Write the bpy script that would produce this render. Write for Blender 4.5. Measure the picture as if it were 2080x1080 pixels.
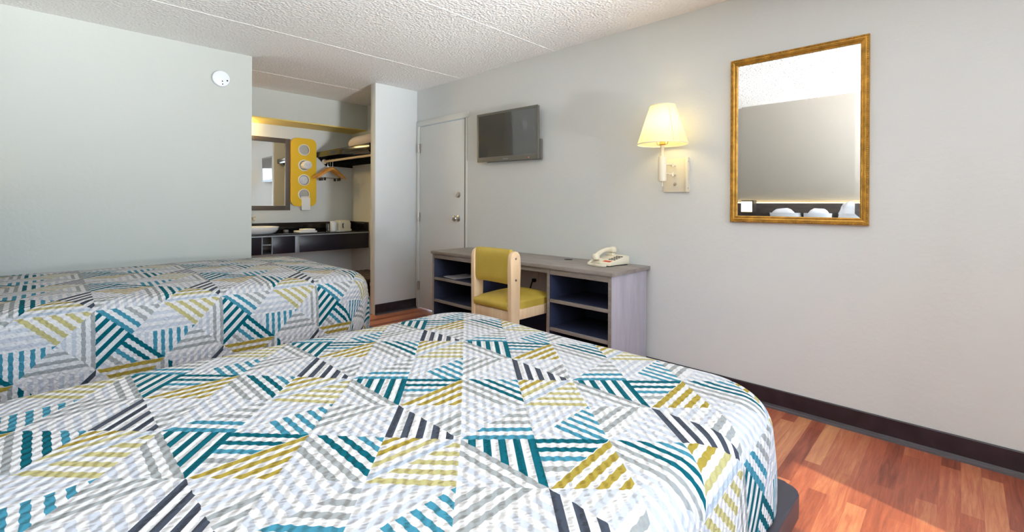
import bpy, bmesh, math, random
from mathutils import Vector, Matrix, noise
random.seed(4)
PI = math.pi
for o in list(bpy.data.objects): bpy.data.objects.remove(o)
S = bpy.context.scene
COL = S.collection

# ------------------------------------------------------------------ camera
CAM_H = 1.1807
def setup_camera():
    f, cy, yaw, pitch, roll = 937.4, 415.72, .7976, .0018, .0045
    F = Vector((math.sin(yaw), math.cos(yaw), 0)); R = Vector((math.cos(yaw), -math.sin(yaw), 0)); U = Vector((0, 0, 1))
    c, s = math.cos(pitch), math.sin(pitch); F, U = c*F-s*U, c*U+s*F
    c, s = math.cos(roll), math.sin(roll); R, U = c*R+s*U, c*U-s*R
    cd = bpy.data.cameras.new('camera'); co = bpy.data.objects.new('camera', cd); COL.objects.link(co)
    cd.sensor_fit = 'HORIZONTAL'; cd.sensor_width = 36; cd.lens = f*36/2080
    cd.shift_x = 0; cd.shift_y = (cy-540)/2080; cd.clip_start = .02; cd.clip_end = 200
    m = Matrix((R, U, -F)).transposed().to_4x4(); m.translation = Vector((0, 0, CAM_H)); co.matrix_world = m
    S.camera = co
setup_camera()

# ------------------------------------------------------------------ world, sun, daylight, exposure
S.view_settings.view_transform = 'Standard'; S.view_settings.look = 'None'
S.view_settings.gamma = 1; S.view_settings.use_curve_mapping = False
S.view_settings.exposure = 0.34
w = bpy.data.worlds.new('world'); S.world = w; w.use_nodes = True
bg = w.node_tree.nodes['Background']; bg.inputs[0].default_value = (.62, .78, 1, 1); bg.inputs[1].default_value = 2.2

def lamp(name, kind, loc, energy, color, direction=None, **kw):
    d = bpy.data.lights.new(name, kind); d.energy = energy; d.color = color
    for k, v in kw.items(): setattr(d, k, v)
    o = bpy.data.objects.new(name, d); COL.objects.link(o); o.location = loc
    if direction: o.rotation_euler = Vector(direction).to_track_quat('-Z', 'Y').to_euler()
    return o
SUN_H = Vector((.249, .968, 0)); EL = math.radians(46)
sun_dir = SUN_H*math.cos(EL) - Vector((0, 0, math.sin(EL)))
lamp('sun', 'SUN', (0, -6, 6), 3.6, (1, .95, .62), sun_dir, angle=.01)
# sky and sunlit ground outside the two windows
lamp('sky_glow', 'AREA', (1.5, -4.4, 2.6), 430, (.64, .82, 1), (-.06, 1, -.16), shape='RECTANGLE', size=4.0, size_y=2.4)
lamp('ground_glow', 'AREA', (1.8, -3.6, .25), 2000, (.90, .96, 1), (-.3, 1, .9), shape='RECTANGLE', size=1.8, size_y=1.6)

# ------------------------------------------------------------------ node helpers
def mat(name):
    m = bpy.data.materials.new(name); m.use_nodes = True
    nt = m.node_tree; return m, nt, nt.nodes['Principled BSDF']
def lin(r, g, b):
    f = lambda c: (c/255/12.92) if c/255 <= .04045 else ((c/255+.055)/1.055)**2.4
    return (f(r), f(g), f(b), 1)
def N(nt, t, **kw):
    n = nt.nodes.new(t)
    for k, v in kw.items(): setattr(n, k, v)
    return n
def plain(name, col, rough=.5, metal=0, bump=0, bscale=200, spec=.5, var=0, vscale=8):
    m, nt, b = mat(name)
    b.inputs['Base Color'].default_value = col; b.inputs['Roughness'].default_value = rough
    b.inputs['Metallic'].default_value = metal; b.inputs['Specular IOR Level'].default_value = spec
    tc = N(nt, 'ShaderNodeTexCoord')
    if var:
        n = N(nt, 'ShaderNodeTexNoise'); n.inputs['Scale'].default_value = vscale; n.inputs['Detail'].default_value = 5
        nt.links.new(tc.outputs['Object'], n.inputs['Vector'])
        r = N(nt, 'ShaderNodeValToRGB'); r.color_ramp.elements[0].position = .3; r.color_ramp.elements[1].position = .7
        r.color_ramp.elements[0].color = [c*(1-var) for c in col[:3]]+[1]; r.color_ramp.elements[1].color = [min(1, c*(1+var)) for c in col[:3]]+[1]
        nt.links.new(n.outputs['Fac'], r.inputs['Fac']); nt.links.new(r.outputs['Color'], b.inputs['Base Color'])
    if bump:
        n = N(nt, 'ShaderNodeTexNoise'); n.inputs['Scale'].default_value = bscale; n.inputs['Detail'].default_value = 3
        nt.links.new(tc.outputs['Object'], n.inputs['Vector'])
        bp = N(nt, 'ShaderNodeBump'); bp.inputs['Strength'].default_value = bump; bp.inputs['Distance'].default_value = .01
        nt.links.new(n.outputs['Fac'], bp.inputs['Height']); nt.links.new(bp.outputs['Normal'], b.inputs['Normal'])
    return m
def grain(name, c1, c2, stretch, rough=.45, scale=6):
    m, nt, b = mat(name); b.inputs['Roughness'].default_value = rough
    tc = N(nt, 'ShaderNodeTexCoord'); mp = N(nt, 'ShaderNodeMapping'); mp.inputs['Scale'].default_value = stretch
    n = N(nt, 'ShaderNodeTexNoise'); n.inputs['Scale'].default_value = scale; n.inputs['Detail'].default_value = 6; n.inputs['Roughness'].default_value = .65
    r = N(nt, 'ShaderNodeValToRGB'); r.color_ramp.elements[0].position = .32; r.color_ramp.elements[1].position = .68
    r.color_ramp.elements[0].color = c1; r.color_ramp.elements[1].color = c2
    nt.links.new(tc.outputs['Object'], mp.inputs['Vector']); nt.links.new(mp.outputs['Vector'], n.inputs['Vector'])
    nt.links.new(n.outputs['Fac'], r.inputs['Fac']); nt.links.new(r.outputs['Color'], b.inputs['Base Color'])
    return m
def emit(name, col, strength):
    m, nt, b = mat(name); b.inputs['Base Color'].default_value = col
    b.inputs['Emission Color'].default_value = col; b.inputs['Emission Strength'].default_value = strength
    return m

# ------------------------------------------------------------------ materials
def wall_paint(name, col, bump=.10):
    m, nt, b = mat(name); b.inputs['Roughness'].default_value = .55; b.inputs['Specular IOR Level'].default_value = .3
    tc = N(nt, 'ShaderNodeTexCoord')
    v = N(nt, 'ShaderNodeTexNoise'); v.inputs['Scale'].default_value = 3; v.inputs['Detail'].default_value = 4
    r = N(nt, 'ShaderNodeValToRGB'); r.color_ramp.elements[0].color = [c*.97 for c in col[:3]]+[1]; r.color_ramp.elements[1].color = col
    n = N(nt, 'ShaderNodeTexNoise'); n.inputs['Scale'].default_value = 45; n.inputs['Detail'].default_value = 4
    n2 = N(nt, 'ShaderNodeTexNoise'); n2.inputs['Scale'].default_value = 9; n2.inputs['Detail'].default_value = 5
    ad = N(nt, 'ShaderNodeMath', operation='ADD')
    bp = N(nt, 'ShaderNodeBump'); bp.inputs['Strength'].default_value = bump; bp.inputs['Distance'].default_value = .01
    for q in (v, n, n2): nt.links.new(tc.outputs['Object'], q.inputs['Vector'])
    nt.links.new(v.outputs['Fac'], r.inputs['Fac']); nt.links.new(r.outputs['Color'], b.inputs['Base Color'])
    nt.links.new(n.outputs['Fac'], ad.inputs[0]); nt.links.new(n2.outputs['Fac'], ad.inputs[1])
    nt.links.new(ad.outputs[0], bp.inputs['Height']); nt.links.new(bp.outputs['Normal'], b.inputs['Normal'])
    return m
M_WALL = wall_paint('wall_paint', (.70, .715, .705, 1))
M_WALLG = wall_paint('wall_paint_cool_dimmed', (.56, .57, .525, 1))  # same wall paint, base darkened where daylight lands too bright
def ceiling_mat():
    m, nt, b = mat('ceiling_texture'); b.inputs['Roughness'].default_value = .8; b.inputs['Base Color'].default_value = (.93, .91, .89, 1)
    tc = N(nt, 'ShaderNodeTexCoord')
    n = N(nt, 'ShaderNodeTexVoronoi'); n.inputs['Scale'].default_value = 55
    n2 = N(nt, 'ShaderNodeTexNoise'); n2.inputs['Scale'].default_value = 70; n2.inputs['Detail'].default_value = 4
    ad = N(nt, 'ShaderNodeMath', operation='ADD')
    bp = N(nt, 'ShaderNodeBump'); bp.inputs['Strength'].default_value = .5; bp.inputs['Distance'].default_value = .012
    nt.links.new(tc.outputs['Object'], n.inputs['Vector']); nt.links.new(tc.outputs['Object'], n2.inputs['Vector'])
    nt.links.new(n.outputs['Distance'], ad.inputs[0]); nt.links.new(n2.outputs['Fac'], ad.inputs[1])
    nt.links.new(ad.outputs[0], bp.inputs['Height']); nt.links.new(bp.outputs['Normal'], b.inputs['Normal'])
    return m
M_CEIL = ceiling_mat()
def floor_mat():
    m, nt, b = mat('red_wood_planks'); b.inputs['Roughness'].default_value = .34
    tc = N(nt, 'ShaderNodeTexCoord')
    br = N(nt, 'ShaderNodeTexBrick'); br.offset = .37; br.inputs['Scale'].default_value = 1
    br.inputs['Brick Width'].default_value = .62; br.inputs['Row Height'].default_value = .065
    br.inputs['Mortar Size'].default_value = .0008; br.inputs['Bias'].default_value = 0
    br.inputs['Color1'].default_value = (0, 0, 0, 1); br.inputs['Color2'].default_value = (1, 1, 1, 1); br.inputs['Mortar'].default_value = (.35, .35, .35, 1)
    mp = N(nt, 'ShaderNodeMapping'); mp.inputs['Scale'].default_value = (1.6, 22, 1)
    n = N(nt, 'ShaderNodeTexNoise'); n.inputs['Scale'].default_value = 2.5; n.inputs['Detail'].default_value = 8; n.inputs['Roughness'].default_value = .7
    n.inputs['Distortion'].default_value = .6
    mx = N(nt, 'ShaderNodeMix', data_type='RGBA'); mx.inputs['Factor'].default_value = .62
    r = N(nt, 'ShaderNodeValToRGB')
    e = r.color_ramp.elements; e[0].position = .22; e[0].color = lin(106, 48, 38); e[1].position = .78; e[1].color = lin(220, 158, 112)
    x = e.new(.5); x.color = lin(178, 98, 72)
    nt.links.new(tc.outputs['Object'], br.inputs['Vector']); nt.links.new(tc.outputs['Object'], mp.inputs['Vector'])
    nt.links.new(mp.outputs['Vector'], n.inputs['Vector'])
    nt.links.new(br.outputs['Color'], mx.inputs['A']); nt.links.new(n.outputs['Fac'], mx.inputs['B'])
    nt.links.new(mx.outputs['Result'], r.inputs['Fac']); nt.links.new(r.outputs['Color'], b.inputs['Base Color'])
    return m
M_FLOOR = floor_mat()
M_BASE = plain('dark_vinyl', lin(44, 34, 42), .38, var=.35, vscale=14, bump=.12, bscale=20)
M_BLIP = plain('grey_vinyl_lip', lin(84, 78, 82), .5, var=.1)
M_DOOR = plain('door_paint', lin(226, 226, 222), .42, bump=.03, bscale=60)
M_TRIM = plain('trim_paint', lin(222, 222, 216), .45)
M_STEEL = plain('brushed_steel', (.55, .52, .47, 1), .3, 1)
M_CHROME = plain('chrome', (.8, .8, .8, 1), .12, 1)
M_BRASS = plain('brass', (.75, .53, .17, 1), .22, 1)
M_DESK = grain('grey_brown_laminate', lin(128, 120, 114), lin(160, 152, 146), (1, .18, 1), .4, 26)
M_DESKV = grain('grey_ribbed_laminate', lin(164, 160, 172), lin(188, 184, 194), (2, 30, .3), .42, 6)
M_DESKIN = plain('dark_blue_laminate', lin(46, 51, 76), .5, var=.12)
M_VINYL = plain('mustard_vinyl', lin(196, 168, 70), .45, var=.12, vscale=5, bump=.05, bscale=150)
M_BIRCH = grain('birch_wood', lin(226, 192, 150), lin(240, 212, 174), (6, 6, .7), .45, 5)
M_CREAM = plain('cream_plastic', lin(236, 228, 206), .4)
M_BLACK = plain('black_plastic', lin(24, 24, 26), .35)
M_DARKMETAL = plain('charcoal_platform', lin(58, 56, 66), .45)
M_RED = plain('red_label', lin(226, 88, 56), .5)
M_GREY = plain('grey_plastic', lin(120, 120, 120), .5)
M_TVB = plain('tv_bezel', lin(104, 102, 95), .3)
M_TVS = plain('tv_screen', (.15, .15, .145, 1), .04, .5, spec=.9)
M_GOLD = plain('antique_gold', (.50, .27, .05, 1), .36, .75, bump=.15, bscale=120, var=.3, vscale=30)
M_MIRROR = plain('mirror_glass', (.88, .88, .87, 1), .01, 1)
M_TAUPE = plain('taupe_frame', lin(88, 80, 76), .5)
M_YELLOW = plain('yellow_laminate', lin(236, 192, 36), .4)
M_YGLOW = plain('yellow_glow_tint', lin(232, 206, 110), .5)
M_WHITE = plain('white_ceramic', lin(236, 238, 240), .2)
M_TOWEL = plain('white_towel', lin(240, 240, 242), .95, bump=.35, bscale=160)
M_LINEN = plain('white_linen', lin(240, 241, 246), .85, bump=.1, bscale=40)
M_GRAN = plain('black_granite', lin(20, 18, 24), .12, var=.4, vscale=90)
M_NAVY = plain('dark_cabinet', lin(26, 24, 38), .3)
M_ALU = plain('pale_aluminium', lin(150, 156, 166), .4, .3)
M_SHELF = plain('black_shelf_laminate', lin(20, 20, 20), .16)
M_HANG = grain('hanger_wood', lin(206, 140, 54), lin(226, 166, 84), (4, 4, 4), .4, 8)
M_BEIGE = plain('beige_cloth', lin(216, 200, 186), .9, bump=.2, bscale=60)
M_HEADB = grain('dark_walnut', lin(58, 50, 46), lin(84, 74, 68), (1, 1, 8), .5, 6)
M_GREYD = plain('gap_shade', lin(84, 82, 76), .8)
M_GREY2 = plain('pale_grey_panel', lin(186, 184, 178), .6)
M_PAPER = plain('paper', lin(200, 196, 204), .7)
M_RODW = plain('pale_rod', lin(214, 196, 170), .4)

def shade_mat():
    m, nt, b = mat('lamp_shade_fabric'); nt.nodes.remove(b); out = nt.nodes['Material Output']
    d = N(nt, 'ShaderNodeBsdfDiffuse'); d.inputs[0].default_value = (.86, .80, .62, 1)
    t = N(nt, 'ShaderNodeBsdfTranslucent'); t.inputs[0].default_value = (.92, .84, .45, 1)
    mx = N(nt, 'ShaderNodeMixShader'); mx.inputs[0].default_value = .5
    nt.links.new(d.outputs[0], mx.inputs[1]); nt.links.new(t.outputs[0], mx.inputs[2]); nt.links.new(mx.outputs[0], out.inputs[0])
    return m
M_SHADE = shade_mat()
def pane_mat():
    m, nt, b = mat('window_pane'); nt.nodes.remove(b); out = nt.nodes['Material Output']
    t = N(nt, 'ShaderNodeBsdfTransparent'); g = N(nt, 'ShaderNodeBsdfGlossy'); g.inputs['Roughness'].default_value = .02
    mx = N(nt, 'ShaderNodeMixShader'); mx.inputs[0].default_value = .05
    nt.links.new(t.outputs[0], mx.inputs[1]); nt.links.new(g.outputs[0], mx.inputs[2]); nt.links.new(mx.outputs[0], out.inputs[0])
    return m
M_PANE = pane_mat()
def glass_mat():
    m, nt, b = mat('clear_glass'); b.inputs['Base Color'].default_value = (.95, .96, .97, 1)
    b.inputs['Transmission Weight'].default_value = 1; b.inputs['Roughness'].default_value = .02
    return m
M_GLASS = glass_mat()

# quilt print: a half-square-triangle patchwork of stripes, worked out in fabric coordinates
def quilt_mat():
    m, nt, b = mat('striped_patchwork_quilt'); L = nt.links.new
    b.inputs['Roughness'].default_value = .9; b.inputs['Specular IOR Level'].default_value = .15
    tc = N(nt, 'ShaderNodeTexCoord'); sep = N(nt, 'ShaderNodeSeparateXYZ')
    def val(x, sock):
        if isinstance(x, (int, float)): sock.default_value = x
        else: L(x, sock)
    def mth(op, x, y=0.0, z=None):
        n = N(nt, 'ShaderNodeMath', operation=op); val(x, n.inputs[0]); val(y, n.inputs[1])
        if z is not None: val(z, n.inputs[2])
        return n.outputs[0]
    # pucker of the stitching also wobbles the stripe edges a little
    mp = N(nt, 'ShaderNodeMapping'); mp.inputs['Scale'].default_value = (1, 1, 1); mp.inputs['Rotation'].default_value = (0, 0, .6)
    L(tc.outputs['UV'], mp.inputs['Vector'])
    st = N(nt, 'ShaderNodeMapping'); st.inputs['Scale'].default_value = (13, 34, 1); L(mp.outputs['Vector'], st.inputs['Vector'])
    puck = N(nt, 'ShaderNodeTexNoise'); puck.inputs['Scale'].default_value = 1.0; puck.inputs['Detail'].default_value = 2.0
    L(st.outputs['Vector'], puck.inputs['Vector'])
    L(tc.outputs['UV'], sep.inputs[0])
    ph = mth('ADD', mth('MULTIPLY', mth('SUBTRACT', sep.outputs[0], sep.outputs[1]), 96), mth('MULTIPLY', puck.outputs['Fac'], 5))
    rip = mth('SINE', ph)
    wob = mth('MULTIPLY', mth('MULTIPLY', rip, mth('ADD', puck.outputs['Fac'], .1)), .0036)
    hgt = mth('ADD', mth('MULTIPLY', rip, .32), puck.outputs['Fac'])
    u = mth('ADD', sep.outputs[0], wob); v = mth('ADD', sep.outputs[1], wob)
    fu = mth('FRACT', u); fv = mth('FRACT', v)
    iu = mth('GREATER_THAN', fu, .5); iv = mth('LESS_THAN', fv, .5)      # iv: upper row
    a = mth('FRACT', mth('MULTIPLY', fu, 2)); bb = mth('FRACT', mth('MULTIPLY', fv, 2))
    amb = mth('SUBTRACT', a, bb); apb = mth('SUBTRACT', mth('ADD', a, bb), 1)
    q1 = mth('GREATER_THAN', amb, 0); q2 = mth('GREATER_THAN', apb, 0); bh = mth('GREATER_THAN', bb, .5)
    bma = mth('MULTIPLY', amb, -1); napb = mth('MULTIPLY', apb, -1)
    W = (.63, .615, .61, 1)
    C = dict(dk=(.000, .095, .125, 1), lt=(.05, .22, .30, 1), kh=(.34, .25, .042, 1), lk=(.43, .38, .17, 1),
             gr=(.30, .31, .305, 1), li=(.475, .49, .535, 1), ch=(.052, .060, .080, 1), pb=(.40, .45, .52, 1))
    def ramp(c, spec):
        n = N(nt, 'ShaderNodeValToRGB'); r = n.color_ramp; r.interpolation = 'CONSTANT'
        e = r.elements; e[0].position = 0; e[0].color = W; e[1].position = 1; e[1].color = W
        for lo, hi, k in spec:
            if lo <= 0: e[0].color = C[k]
            else: x = e.new(lo); x.color = C[k]
            if hi < .999: y = e.new(hi); y.color = W
        L(c, n.inputs['Fac']); return n.outputs['Color']
    def mix(f, A, B):
        n = N(nt, 'ShaderNodeMix', data_type='RGBA'); L(f, n.inputs['Factor']); L(A, n.inputs['A']); L(B, n.inputs['B']); return n.outputs['Result']
    d5 = lambda ks: [(.2*i, .2*i+.1, k) for i, k in enumerate(ks)]
    lil = [(.125*i+.035, .125*i+.097, 'li') for i in range(8)]
    hz = ramp(bb, lil)
    def square(Lf, T, R, B): return mix(q2, mix(q1, Lf, B), mix(q1, T, R))
    sqA = square(ramp(bma, d5(['dk']*5)), ramp(apb, d5(['lt', 'lt', 'gr', 'gr', 'gr'])),
                 mix(bh, ramp(a, [(.57, .63, 'li'), (.69, .75, 'li'), (.82, .88, 'lt'), (.94, 1.0, 'lt')]), hz),
                 ramp(napb, d5(['dk', 'dk', 'lt', 'gr', 'li'])))
    sqB = square(mix(bh, ramp(a, [(.06, .12, 'lt'), (.19, .25, 'lt'), (.31, .37, 'lt'), (.44, .5, 'lt')]), hz),
                 ramp(apb, d5(['lk']*5)),
                 ramp(a, [(.56, .62, 'li'), (.69, .75, 'li'), (.81, .87, 'gr'), (.935, 1.0, 'gr')]),
                 ramp(bb, [(.08, .14, 'gr'), (.2, .26, 'gr'), (.33, .39, 'gr'), (.45, .5, 'li')]))
    sqC = square(ramp(bb, [(.07, .13, 'gr'), (.2, .26, 'gr'), (.32, .385, 'gr'), (.45, .51, 'li'), (.6, .66, 'li'), (.72, .79, 'li'), (.86, .92, 'li')]),
                 ramp(bb, [(.55, .61, 'kh'), (.675, .74, 'kh'), (.8, .865, 'kh'), (.925, .99, 'kh')]),
                 ramp(a, [(.56, .62, 'li'), (.68, .74, 'li'), (.80, .865, 'gr'), (.93, .99, 'gr')]),
                 ramp(a, lil))
    sqD = square(ramp(a, [(.05, .115, 'dk'), (.18, .245, 'dk'), (.31, .37, 'lt'), (.43, .49, 'lt')]),
                 ramp(a, lil), ramp(amb, d5(['ch']*5)),
                 ramp(bb, [(.01, .07, 'pb'), (.13, .19, 'lk'), (.255, .32, 'kh'), (.38, .445, 'kh')]))
    col = mix(iv, mix(iu, sqC, sqD), mix(iu, sqA, sqB))
    # heathered yarn
    hn = N(nt, 'ShaderNodeTexNoise'); hn.inputs['Scale'].default_value = 26; hn.inputs['Detail'].default_value = 5; hn.inputs['Roughness'].default_value = .7
    L(tc.outputs['UV'], hn.inputs['Vector'])
    hr = N(nt, 'ShaderNodeMapRange'); hr.inputs[1].default_value = .3; hr.inputs[2].default_value = .7; hr.inputs[3].default_value = .93; hr.inputs[4].default_value = 1.10
    L(hn.outputs['Fac'], hr.inputs[0])
    mu = N(nt, 'ShaderNodeVectorMath', operation='SCALE'); L(col, mu.inputs[0]); L(hr.outputs[0], mu.inputs['Scale'])
    L(mu.outputs[0], b.inputs['Base Color'])
    bp = N(nt, 'ShaderNodeBump'); bp.inputs['Strength'].default_value = .55; bp.inputs['Distance'].default_value = .012
    L(hgt, bp.inputs['Height']); L(bp.outputs['Normal'], b.inputs['Normal'])
    return m
M_QUILT = quilt_mat()

# ------------------------------------------------------------------ mesh helpers (all in world coordinates)
def BM(): return bmesh.new()
def box(bm, x0, x1, y0, y1, z0, z1, bev=0, seg=2):
    vs = [bm.verts.new((x, y, z)) for z in (z0, z1) for y in (y0, y1) for x in (x0, x1)]
    fs = [bm.faces.new([vs[i] for i in q]) for q in ((0, 2, 3, 1), (4, 5, 7, 6), (0, 1, 5, 4), (1, 3, 7, 5), (3, 2, 6, 7), (2, 0, 4, 6))]
    if bev:
        es = list({e for f in fs for e in f.edges})
        bmesh.ops.bevel(bm, geom=es, offset=bev, segments=seg, profile=.5, affect='EDGES', clamp_overlap=True)
    return bm
def ring_pts(c, ax, r, n=20):
    ax = Vector(ax).normalized(); t = Vector((0, 0, 1)) if abs(ax.z) < .9 else Vector((1, 0, 0))
    e1 = ax.cross(t).normalized(); e2 = ax.cross(e1)
    return [Vector(c)+e1*r*math.cos(2*PI*i/n)+e2*r*math.sin(2*PI*i/n) for i in range(n)]
def loft(bm, rings, cap=True, closed=True):
    R = [[bm.verts.new(p) for p in r] for r in rings]; n = len(R[0])
    for A, B in zip(R, R[1:]):
        for i in range(n if closed else n-1):
            j = (i+1) % n; bm.faces.new((A[i], A[j], B[j], B[i]))
    if cap:
        bm.faces.new(list(reversed(R[0]))); bm.faces.new(R[-1])
    return R
def cyl(bm, p, q, r, r2=None, n=20, cap=True):
    d = Vector(q)-Vector(p); loft(bm, [ring_pts(p, d, r, n), ring_pts(q, d, r if r2 is None else r2, n)], cap); return bm
def lathe(bm, c, prof, n=32, ax=(0, 0, 1), cap=True):
    ax = Vector(ax).normalized(); loft(bm, [ring_pts(Vector(c)+ax*h, ax, max(r, 1e-4), n) for r, h in prof], cap); return bm
def tube(bm, pts, r, n=10, cap=True, rad=None):
    pts = [Vector(p) for p in pts]; rings = []; prev = None
    for i, p in enumerate(pts):
        d = (pts[min(i+1, len(pts)-1)]-pts[max(i-1, 0)]).normalized()
        if prev is None:
            t = Vector((0, 0, 1)) if abs(d.z) < .9 else Vector((1, 0, 0)); e1 = d.cross(t).normalized()
        else: e1 = (prev-d*prev.dot(d)).normalized()
        prev = e1; e2 = d.cross(e1); rr = rad[i] if rad else r
        rings.append([p+e1*rr*math.cos(2*PI*k/n)+e2*rr*math.sin(2*PI*k/n) for k in range(n)])
    loft(bm, rings, cap); return bm
def prism(bm, poly, ax, lo, hi, bev=0):
    """poly: 2-D outline; ax: axis of extrusion; 2-D coords go to the other two axes in xyz order"""
    def P(a, b, c): return {'X': (c, a, b), 'Y': (a, c, b), 'Z': (a, b, c)}[ax]
    A = [bm.verts.new(P(x, y, lo)) for x, y in poly]; B = [bm.verts.new(P(x, y, hi)) for x, y in poly]; n = len(poly)
    fs = [bm.faces.new(A), bm.faces.new(list(reversed(B)))]
    for i in range(n): fs.append(bm.faces.new((A[i], B[i], B[(i+1) % n], A[(i+1) % n])))
    if bev:
        es = list(fs[0].edges)+list(fs[1].edges)
        bmesh.ops.bevel(bm, geom=es, offset=bev, segments=2, profile=.5, affect='EDGES', clamp_overlap=True)
    return bm
def rrect(x0, x1, y0, y1, r, n=6):
    pts = []
    for cx, cy, a0 in ((x1-r, y1-r, 0), (x0+r, y1-r, PI/2), (x0+r, y0+r, PI), (x1-r, y0+r, 1.5*PI)):
        for i in range(n+1):
            a = a0+PI/2*i/n; pts.append((cx+r*math.cos(a), cy+r*math.sin(a)))
    return pts
def cushion(bm, c, sx, sy, sz, nx=14, ny=14, pw=4, wr=0, seed=0):
    """superellipsoid pad centred on c with half sizes sx, sy, sz"""
    rows = []
    for i in range(ny+1):
        ph = -PI/2+PI*i/ny; row = []
        cp = math.copysign(abs(math.cos(ph))**(2/pw), math.cos(ph)); sp = math.copysign(abs(math.sin(ph))**(1.0), math.sin(ph))
        for k in range(nx*2):
            th = 2*PI*k/(nx*2)
            ct = math.copysign(abs(math.cos(th))**(2/pw), math.cos(th)); s_ = math.copysign(abs(math.sin(th))**(2/pw), math.sin(th))
            p = Vector((c[0]+sx*cp*ct, c[1]+sy*cp*s_, c[2]+sz*sp))
            if wr: p += noise.noise_vector(p*9+Vector((seed, 0, 0)))*wr
            row.append(p)
        rows.append(row)
    loft(bm, rows, True); return bm
def root_loc(p):
    while p.parent: p = p.parent
    return Vector(p.location)
def obj(name, bm, m, parent=None, smooth=True, label=None, ang=35, loc=None):
    base = root_loc(parent) if parent else (Vector(loc) if loc else Vector((0, 0, 0)))
    bmesh.ops.recalc_face_normals(bm, faces=bm.faces[:])
    bmesh.ops.translate(bm, vec=-base, verts=bm.verts[:])
    me = bpy.data.meshes.new(name); bm.to_mesh(me); bm.free(); me.materials.append(m)
    if smooth:
        me.polygons.foreach_set('use_smooth', [True]*len(me.polygons)); me.set_sharp_from_angle(angle=math.radians(ang))
    o = bpy.data.objects.new(name, me); COL.objects.link(o)
    if parent: o.parent = parent
    elif loc: o.location = loc
    if label: o['label'] = label
    return o
def tag(o, label, cat, group=None, kind=None):
    o['label'] = label; o['category'] = cat
    if group: o['group'] = group
    if kind: o['kind'] = kind
    return o
def thing(name, loc, label, cat, group=None):
    o = bpy.data.objects.new(name, None); COL.objects.link(o); o.location = loc; o.empty_display_size = .1
    return tag(o, label, cat, group)
def struct(name, bm, m, label=None, cat=None, loc=None, parent=None):
    o = obj(name, bm, m, parent, loc=loc)
    if not parent:
        o['kind'] = 'structure'
        if label: tag(o, label, cat)
    return o
def B(*a, **k): return box(BM(), *a, **k)

# ------------------------------------------------------------------ room shell
H, YW, D = 2.4545, 4.437, 3.0
XC, XP, YB, YS, XH, YF = 1.294, 2.478, 6.0, 5.58, -.428, -1.25
XAL = .05
struct('floor', B(XH-.12, D+.12, YF-.12, YB+.12, -.1, 0), M_FLOOR, 'reddish brown wood plank floor between the bed and the right wall', 'floor')
bm = BM(); box(bm, XH-.12, D+.12, YF-.12, YB+.12, H, H+.1)
for k in (-1, 0, 1, 2, 3, 4): 
    y = 3.6625-1.22*(3-k)
    x0, x1, = XH, D
    if y > YW: x0 = XAL
    box(bm, x0, x1, y-.006, y+.006, H-.002, H+.002)
struct('ceiling', bm, M_CEIL, 'white textured ceiling with fine straight panel joints', 'ceiling')
DY0, DY1, DZ = 3.585, 4.385, 2.045
bm = BM()
box(bm, D, D+.12, YF, DY0, 0, H); box(bm, D, D+.12, DY1, YB+.12, 0, H); box(bm, D, D+.12, DY0, DY1, DZ, H)
struct('wall_right', bm, M_WALL, 'long off-white wall carrying the gold mirror, lamp and television', 'wall')
struct('wall_left', B(XH, XC, YW, YW+.11, 0, H), M_WALLG, 'pale greenish white wall with the smoke detector behind the far bed', 'wall')
bm = BM(); box(bm, XP, D, YW, YW+.10, 0, H, .004)
struct('wall_partition', bm, M_WALL, 'short white wall between the vanity alcove and the white door', 'wall')
bm = BM()
bx0, bx1, bz = .28, .98, 2.03
box(bm, XAL-.12, bx0, YB, YB+.12, 0, H); box(bm, bx1, D, YB, YB+.12, 0, H); box(bm, bx0, bx1, YB, YB+.12, bz, H)
struct('wall_back', bm, M_WALL, 'back wall of the vanity alcove behind the yellow towel board', 'wall')
struct('wall_alcove', B(XAL-.12, XAL, YW+.11, YB, 0, H), M_WALL)
struct('wall_bulkhead', B(XAL, D, YS, YB, 2.14, H), M_WALLG, 'white dropped bulkhead over the back of the vanity alcove', 'wall')
struct('trim_1', B(XAL, D, YS+.012, YB, 2.128, 2.14), M_YGLOW, 'underside of the bulkhead above the vanity mirror, tinted yellow for warm light', 'trim')  # yellow base colour imitates warm lamp glow under the bulkhead
struct('wall_rear', B(XH-.12, XH, YF, YW+.11, 0, H), wall_paint('wall_paint_darkened', (.37, .335, .29, 1)), 'wall above the headboard, darkened to its dim tone in the gold mirror', 'wall')  # ordinary wall tinted darker to imitate its dim look in the mirror
# front wall with two window openings
W1, W2 = (-.35, 1.12), (1.45, 1.992)
Z0, Z1, Z2 = .95, .68, 2.2
bm = BM()
box(bm, XH, W1[0], YF-.12, YF, 0, H); box(bm, W1[1], W2[0], YF-.12, YF, 0, H); box(bm, W2[1], D, YF-.12, YF, 0, H)
box(bm, W1[0], W1[1], YF-.12, YF, 0, Z0); box(bm, W1[0], W1[1], YF-.12, YF, Z2, H)
box(bm, W2[0], W2[1], YF-.12, YF, 0, Z1); box(bm, W2[0], W2[1], YF-.12, YF, 2.06, H)
struct('wall_front', bm, M_WALL)
def window(name, w0, w1, z0, z1):
    bm = BM(); y0, y1 = YF-.09, YF-.04; t = .035
    box(bm, w0, w0+t, y0, y1, z0, z1); box(bm, w1-t, w1, y0, y1, z0, z1); box(bm, w0+t, w1-t, y0, y1, z0, z0+t); box(bm, w0+t, w1-t, y0, y1, z1-t, z1)
    o = struct(name, bm, M_TRIM)
    struct('pane', B(w0+t, w1-t, YF-.068, YF-.062, z0+t, z1-t), M_PANE, parent=o)
    return o
window('window_1', W1[0], W1[1], Z0, Z2); window('window_2', W2[0], W2[1], Z1, 2.06)
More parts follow.
